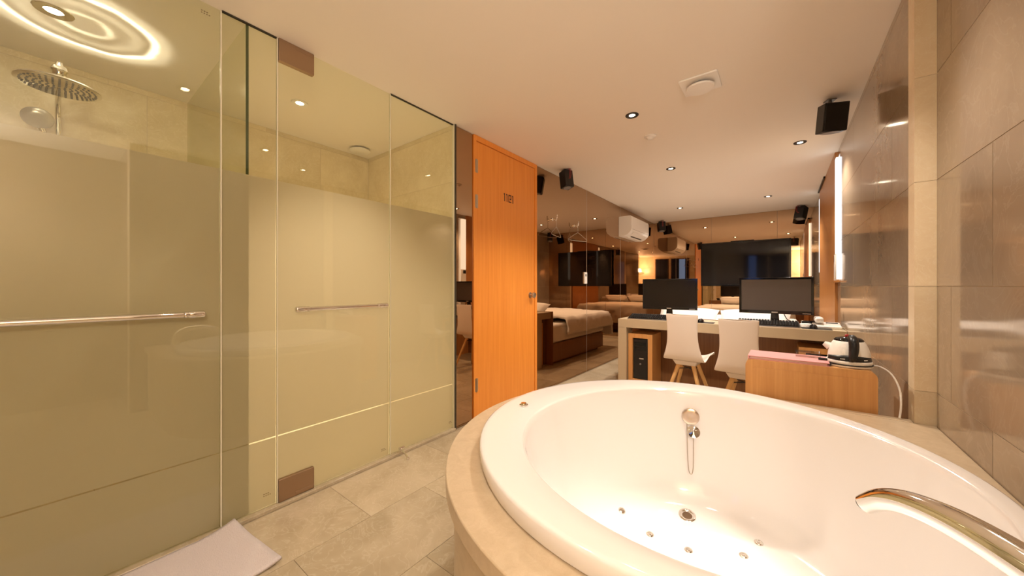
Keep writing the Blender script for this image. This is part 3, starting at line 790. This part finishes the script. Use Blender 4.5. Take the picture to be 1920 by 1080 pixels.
pillow((-.86, 4.385, .716), math.radians(30), 0, 'white pillow propped behind the desk, next to the left monitor', .62)
pillow((-.225, 4.385, .716), math.radians(30), .03, 'white pillow propped behind the desk, half hidden by the right monitor', .62)
hb = single('headboard', bx(-1.44, .12, 4.1605, 4.169, 0, .735), 'darkwood', 'low dark wooden headboard between the desk and the bed', 'headboard')

# ------------------------------------------------------------------ television and low console at the far wall
tv = thing('television', 'large black flat television mounted on the far mirror wall', 'television', (-.507, YF - .016, 1.085))
part('tv_back', bx(-.60, .60, -.045, -.0005, .03, .72), 'black', tv, bevel=.006)
part('tv_frame', M().box(-.63, -.604, -.065, -.045, 0, .755).box(.604, .63, -.065, -.045, 0, .755).box(-.604, .604, -.065, -.045, 0, .03).box(-.604, .604, -.065, -.045, .73, .755), 'blackg', tv, bevel=.003)
part('tv_screen', bx(-.6038, .6038, -.060, -.046, .0302, .7298), 'tvscreen', tv, smooth=0)
part('tv_bar', bx(-.18, .15, -.055, -.01, .7555, .768), 'black', tv, bevel=.003)
cs = thing('media_console', 'low black console against the far wall under the television', 'console', (-.05, YF - .17, 0))
part('console_body', bx(-.35, .35, -.14, .135, .06, .44), 'black', cs, bevel=.004)
part('console_plinth', bx(-.32, .32, -.11, .125, 0, .06), 'black', cs)
part('console_door', bx(-.345, -.003, -.152, -.1405, .065, .435), 'blackg', cs, bevel=.002)
part('console_door', bx(.003, .345, -.152, -.1405, .065, .435), 'blackg', cs, bevel=.002)
for x, lab in ((.12, 'small black desktop speaker standing at the right on the media console'), (-.02, 'small black set-top box tower in the middle of the media console')):
    q = thing('console_speaker', lab, 'speaker', (x, YF - .17, .44))
    part('speaker_case', bx(-.04, .04, -.05, .05, 0, .12), 'black', q, bevel=.004)
    part('speaker_cone', M().cyl((0, -.05, .055), (0, -.0535, .055), .03, n=18), 'grey', q)

# ------------------------------------------------------------------ air conditioner on the mirror wall
ac = thing('air_conditioner', 'white split air conditioner mounted on the mirror below the ceiling', 'air conditioner', (XL, 5.22, 1.835))
pf_ = [(0, 0), (.085, 0), (.135, .018), (.185, .065), (.20, .10), (.20, .27), (.190, .295), (.17, .305), (0, .305)]
part('casing', M().prism(pf_, 1, .012, .838), 'white', ac, bevel=.006, seg=3)
part('end_cap', M().prism([(a * .99, b * .985 + .002) for a, b in pf_], 1, 0, .012), 'white', ac, bevel=.005)
part('end_cap', M().prism([(a * .99, b * .985 + .002) for a, b in pf_], 1, .838, .85), 'white', ac, bevel=.005)
part('air_flap', M().prism([(.100, .0), (.190, .066), (.193, .061), (.104, -.004)], 1, .11, .76), 'white', ac, label='long flap over the air outlet')
part('outlet_slot', M().prism([(.1174, .0058), (.1325, .0168), (.1337, .0152), (.1186, .0042)], 1, .18, .68), 'black', ac)
part('front_seam', M().prism([(.1995, .098), (.2012, .098), (.2012, .101), (.1995, .101)], 1, .02, .83), 'grey', ac)

# ------------------------------------------------------------------ surround speakers
def speaker(loc, rz, tilt, sz, lab, wall):
    s = thing('surround_speaker', lab, 'speaker', loc, rz, 'black surround speakers')
    w, dp, h = sz
    rot = (tilt, 0, 0)
    a = part('speaker_box', bx(-w / 2, w / 2, -dp / 2, dp / 2, -h / 2, h / 2), 'black', s, bevel=.005); a.rotation_euler = rot
    part('grille', bx(-w / 2 + .006, w / 2 - .006, -dp / 2 - .006, -dp / 2, -h / 2 + .006, h / 2 - .006), 'black', a, bevel=.003)
    part('bass_port', M().lathe([(w * .36, 0), (w * .38, -.003), (w * .30, -.0035), (0, -.002)], (0, 0, -h / 2), 22), 'grey', a)
    part('bracket', M().cyl((0, dp * .1, h / 2 - .02), (0, dp * .25, H - loc[2] - .004), .009, n=10).box(-.025, .025, dp * .25 - .025, dp * .25 + .025, H - loc[2] - .006, H - loc[2] - .0005), 'grey', s)
    for k in (-.006, .006):
        part('speaker_wire', M().tube(smooth_pts([(k, dp / 2 + .002, .0), (k + .01, dp / 2 + .03, .02), (k + .012, dp / 2 + .03, h / 2), (k, dp * .3, H - loc[2] - .008)], 5), .0018, 6), 'red', s)
speaker((.262, 3.08, 2.172), math.radians(24), math.radians(10), (.135, .085, .175), 'black surround speaker on the ceiling beside the right marble wall', 0)
speaker((-1.785, 3.27, 2.195), math.radians(-115), math.radians(10), (.105, .10, .18), 'black surround speaker below the ceiling just past the orange door', 0)
speaker((-1.765, 6.87, 2.185), math.radians(-145), math.radians(14), (.12, .11, .17), 'black surround speaker in the far left ceiling corner above the air conditioner', 0)
speaker((.235, 6.85, 2.185), math.radians(150), math.radians(18), (.12, .11, .19), 'black surround speaker in the far right ceiling corner over the television', 0)

# ------------------------------------------------------------------ ceiling fittings
def downlight(x, y, lab, power, grp='recessed ceiling downlights', ang=120, r=.045, trim='black', blend=.6, aim=None):
    t = thing('downlight', lab, 'ceiling light', (x, y, H), 0, grp)
    part('trim_ring', M().lathe([(r * .46, -.001), (r * .50, -.004), (r * .96, -.005), (r, -.003), (r, -.0003)], n=28), trim, t)
    part('lamp_lens', M().lathe([(r * .45, -.0015), (r * .3, -.004), (0, -.005)], n=24), 'lens', t)
    light('downlight_beam', 'SPOT', (0, 0, -.02), power, parent=t, spot_size=math.radians(ang), spot_blend=blend, shadow_soft_size=.03)
downlight(-.845, 2.512, 'black-rimmed ceiling downlight nearest the bathtub', P_ROOM)
downlight(.126, 3.851, 'ceiling downlight above the right end of the desk', P_ROOM * .8)
downlight(-.908, 3.893, 'ceiling downlight above the left monitor', P_ROOM)
downlight(-.143, 5.89, 'ceiling downlight above the foot of the bed, nearer the right wall', P_ROOM)
downlight(-1.252, 5.939, 'ceiling downlight closest to the air conditioner', P_ROOM)
downlight(-.27, 1.16, 'ceiling downlight right over the bathtub', P_TUB, ang=27, blend=.5)
downlight(.05, 1.60, 'added unseen ceiling downlight over the right edge of the bathtub, near the stone pilaster', P_TUB * .25, ang=96, blend=.8)  # lamp added out of view to lift ledge, pilaster and cabinet
downlight(-1.0, .50, 'added unseen ceiling downlight over the floor between bathtub and glass door', P_ROOM * .42, ang=74, blend=.8)  # another lamp added out of frame, brightens this stretch of floor
downlight(-2.543, 1.001, 'bright ceiling downlight inside the shower cubicle with the ceiling vent', P_SHOWER, trim='white', ang=90, blend=1, r=.05)
downlight(-2.558, .004, 'ceiling downlight above the rain shower head', P_SHOWER * .4, trim='chrome', ang=70, blend=1, r=.06)

vt = thing('ceiling_vent', 'square white ceiling vent with round centre disc over the bathtub end', 'vent', (-.387, 2.366, H))
part('vent_plate', M().prism(rrect(.205, .205, .012), 2, -.010, -.0003), 'white', vt, bevel=.003)
part('vent_disc', M().lathe([(.070, -.022), (.078, -.028), (.074, -.036), (0, -.038)], n=36), 'white', vt, smooth=50)
part('vent_neck', M().lathe([(.055, -.010), (.055, -.023)], n=30), 'grey', vt)
sv = thing('ceiling_vent', 'round white ceiling vent inside the shower cubicle', 'vent', (-2.967, 1.66, H))
part('vent_disc', M().lathe([(.0, -.030), (.075, -.028), (.085, -.020), (.080, -.012)], n=36), 'white', sv, smooth=50)
part('vent_neck', M().lathe([(.06, -.013), (.06, -.0003)], n=30), 'grey', sv)
sd = thing('smoke_detector', 'small flat white smoke detector on the ceiling', 'smoke detector', (-.845, 2.949, H))
part('detector_base', M().lathe([(.046, -.0003), (.046, -.008), (.040, -.012)], n=30), 'white', sd, smooth=50)
part('detector_cap', M().lathe([(.028, -.012), (.026, -.022), (.018, -.027), (0, -.028)], n=24), 'white', sd, smooth=50)

# ------------------------------------------------------------------ small things on the mirror wall
def hook_hanger(y, z, rz, lab_h, lab_g):
    h = thing('wall_hook', lab_h, 'hook', (XL, y, z), 0, 'chrome wall hooks')
    part('hook_plate', M().cyl((0, 0, 0), (.008, 0, 0), .016, n=18), 'chrome', h)
    part('hook_arm', M().tube(smooth_pts([(.008, 0, .0), (.045, 0, -.006), (.060, 0, .006), (.062, 0, .035)], 5), .005, 10), 'chrome', h, smooth=60)
    part('hook_tip', M().lathe([(0, -.008), (.008, 0), (0, .008)], (.062, 0, .040), 12), 'chrome', h, smooth=60)
    part('hook_tip', M().lathe([(0, -.008), (.007, 0), (0, .008)], (.044, 0, -.014), 12), 'chrome', h, smooth=60)
    g = thing('coat_hanger', lab_g, 'hanger', (XL + .054, y, z + .004), rz, 'wire coat hangers')
    part('hanger_hook', M().tube(smooth_pts([(.012, 0, -.012), (.014, 0, .008), (0, 0, .016), (-.014, 0, .006), (-.010, 0, -.014), (0, 0, -.03), (0, 0, -.09)], 5), .0022, 8), 'chrome', g, smooth=60)
    part('hanger_frame', M().tube(smooth_pts([(0, 0, -.09), (.05, 0, -.115), (.13, 0, -.160), (.143, 0, -.175), (.13, 0, -.185), (0, 0, -.188), (-.13, 0, -.185), (-.143, 0, -.175), (-.13, 0, -.160), (-.05, 0, -.115), (0, 0, -.09)], 4), .0035, 8), 'brushed', g, smooth=60)
hook_hanger(3.27, 1.80, math.radians(101), 'chrome hook on the bronze mirror nearer the door', 'wire coat hanger turned sideways on the hook nearer the door')
hook_hanger(3.77, 1.80, math.radians(70), 'chrome hook on the bronze mirror farther from the door', 'wire coat hanger seen flat on the hook farther from the door')
sw = thing('wall_switch', 'small white wall controller on the bronze mirror seam', 'switch', (XL, 4.075, 1.115))
part('switch_plate', M().prism(rrect(.072, .145, .006, 4, 0, .07), 0, 0.0005, .012), 'white', sw, bevel=.002)
part('switch_display', bx(.012, .0135, -.022, .022, .09, .118), 'grey', sw)
part('switch_button', bx(.012, .015, -.020, .020, .03, .05), 'white', sw, bevel=.002)
ic = thing('intercom', 'white wall phone standing on the sill of the lit window strip', 'intercom', (XR - .016, 4.262, 1.13))
part('intercom_body', bx(-.010, -.003, -.062, .062, 0, .24), 'white', ic, bevel=.006)
part('intercom_screen', bx(-.0112, -.010, -.01, .055, .17, .225), 'black', ic)
part('intercom_handset', bx(-.0160, -.0103, -.060, -.025, .015, .225), 'white', ic, bevel=.006)

# ------------------------------------------------------------------ chandelier in the alcove behind the viewpoint
cx, cy, cz = .72, -.50, 1.62
ch = thing('chandelier', 'crystal chandelier glowing before the marble back wall in the mirror', 'chandelier', (cx, cy, cz))
part('canopy', M().lathe([(.05, H - cz - .0005), (.05, H - cz - .015), (.02, H - cz - .03)], n=24), 'chrome', ch)
part('stem', M().cyl((0, 0, .06), (0, 0, H - cz - .03), .006, n=10), 'chrome', ch)
part('ring_frame', M().tube([(.17 * math.cos(2 * PI * k / 40), .17 * math.sin(2 * PI * k / 40), .03) for k in range(40)], .008, 8, closed=True), 'chrome', ch)
part('cross_arm', M().cyl((-.17, 0, .03), (.17, 0, .03), .006, n=8).cyl((0, -.17, .03), (0, .17, .03), .006, n=8).cyl((0, 0, .03), (0, 0, .07), .012, n=10), 'chrome', ch)
cm = M().lathe([(0, -.03), (.010, -.012), (.012, 0), (.006, .014), (0, .018)], n=6).mesh('crystal_drop', 'crystal', 0)
for R_, n, z in ((.17, 22, -.005), (.11, 14, -.03), (.055, 8, -.05)):
    for k in range(n):
        a = 2 * PI * k / n; link('crystal_drop', cm, ch, (R_ * math.cos(a), R_ * math.sin(a), z))
bmesh_ = M().lathe([(0, -.014), (.010, -.006), (.010, .006), (0, .014)], n=10).mesh('bulb', 'bulb', 60)
for k in range(5):
    a = 2 * PI * k / 5 + .3; link('bulb', bmesh_, ch, (.12 * math.cos(a), .12 * math.sin(a), .055))
light('chandelier_glow', 'POINT', (0, 0, .11), P_CHAND, parent=ch, shadow_soft_size=.08)
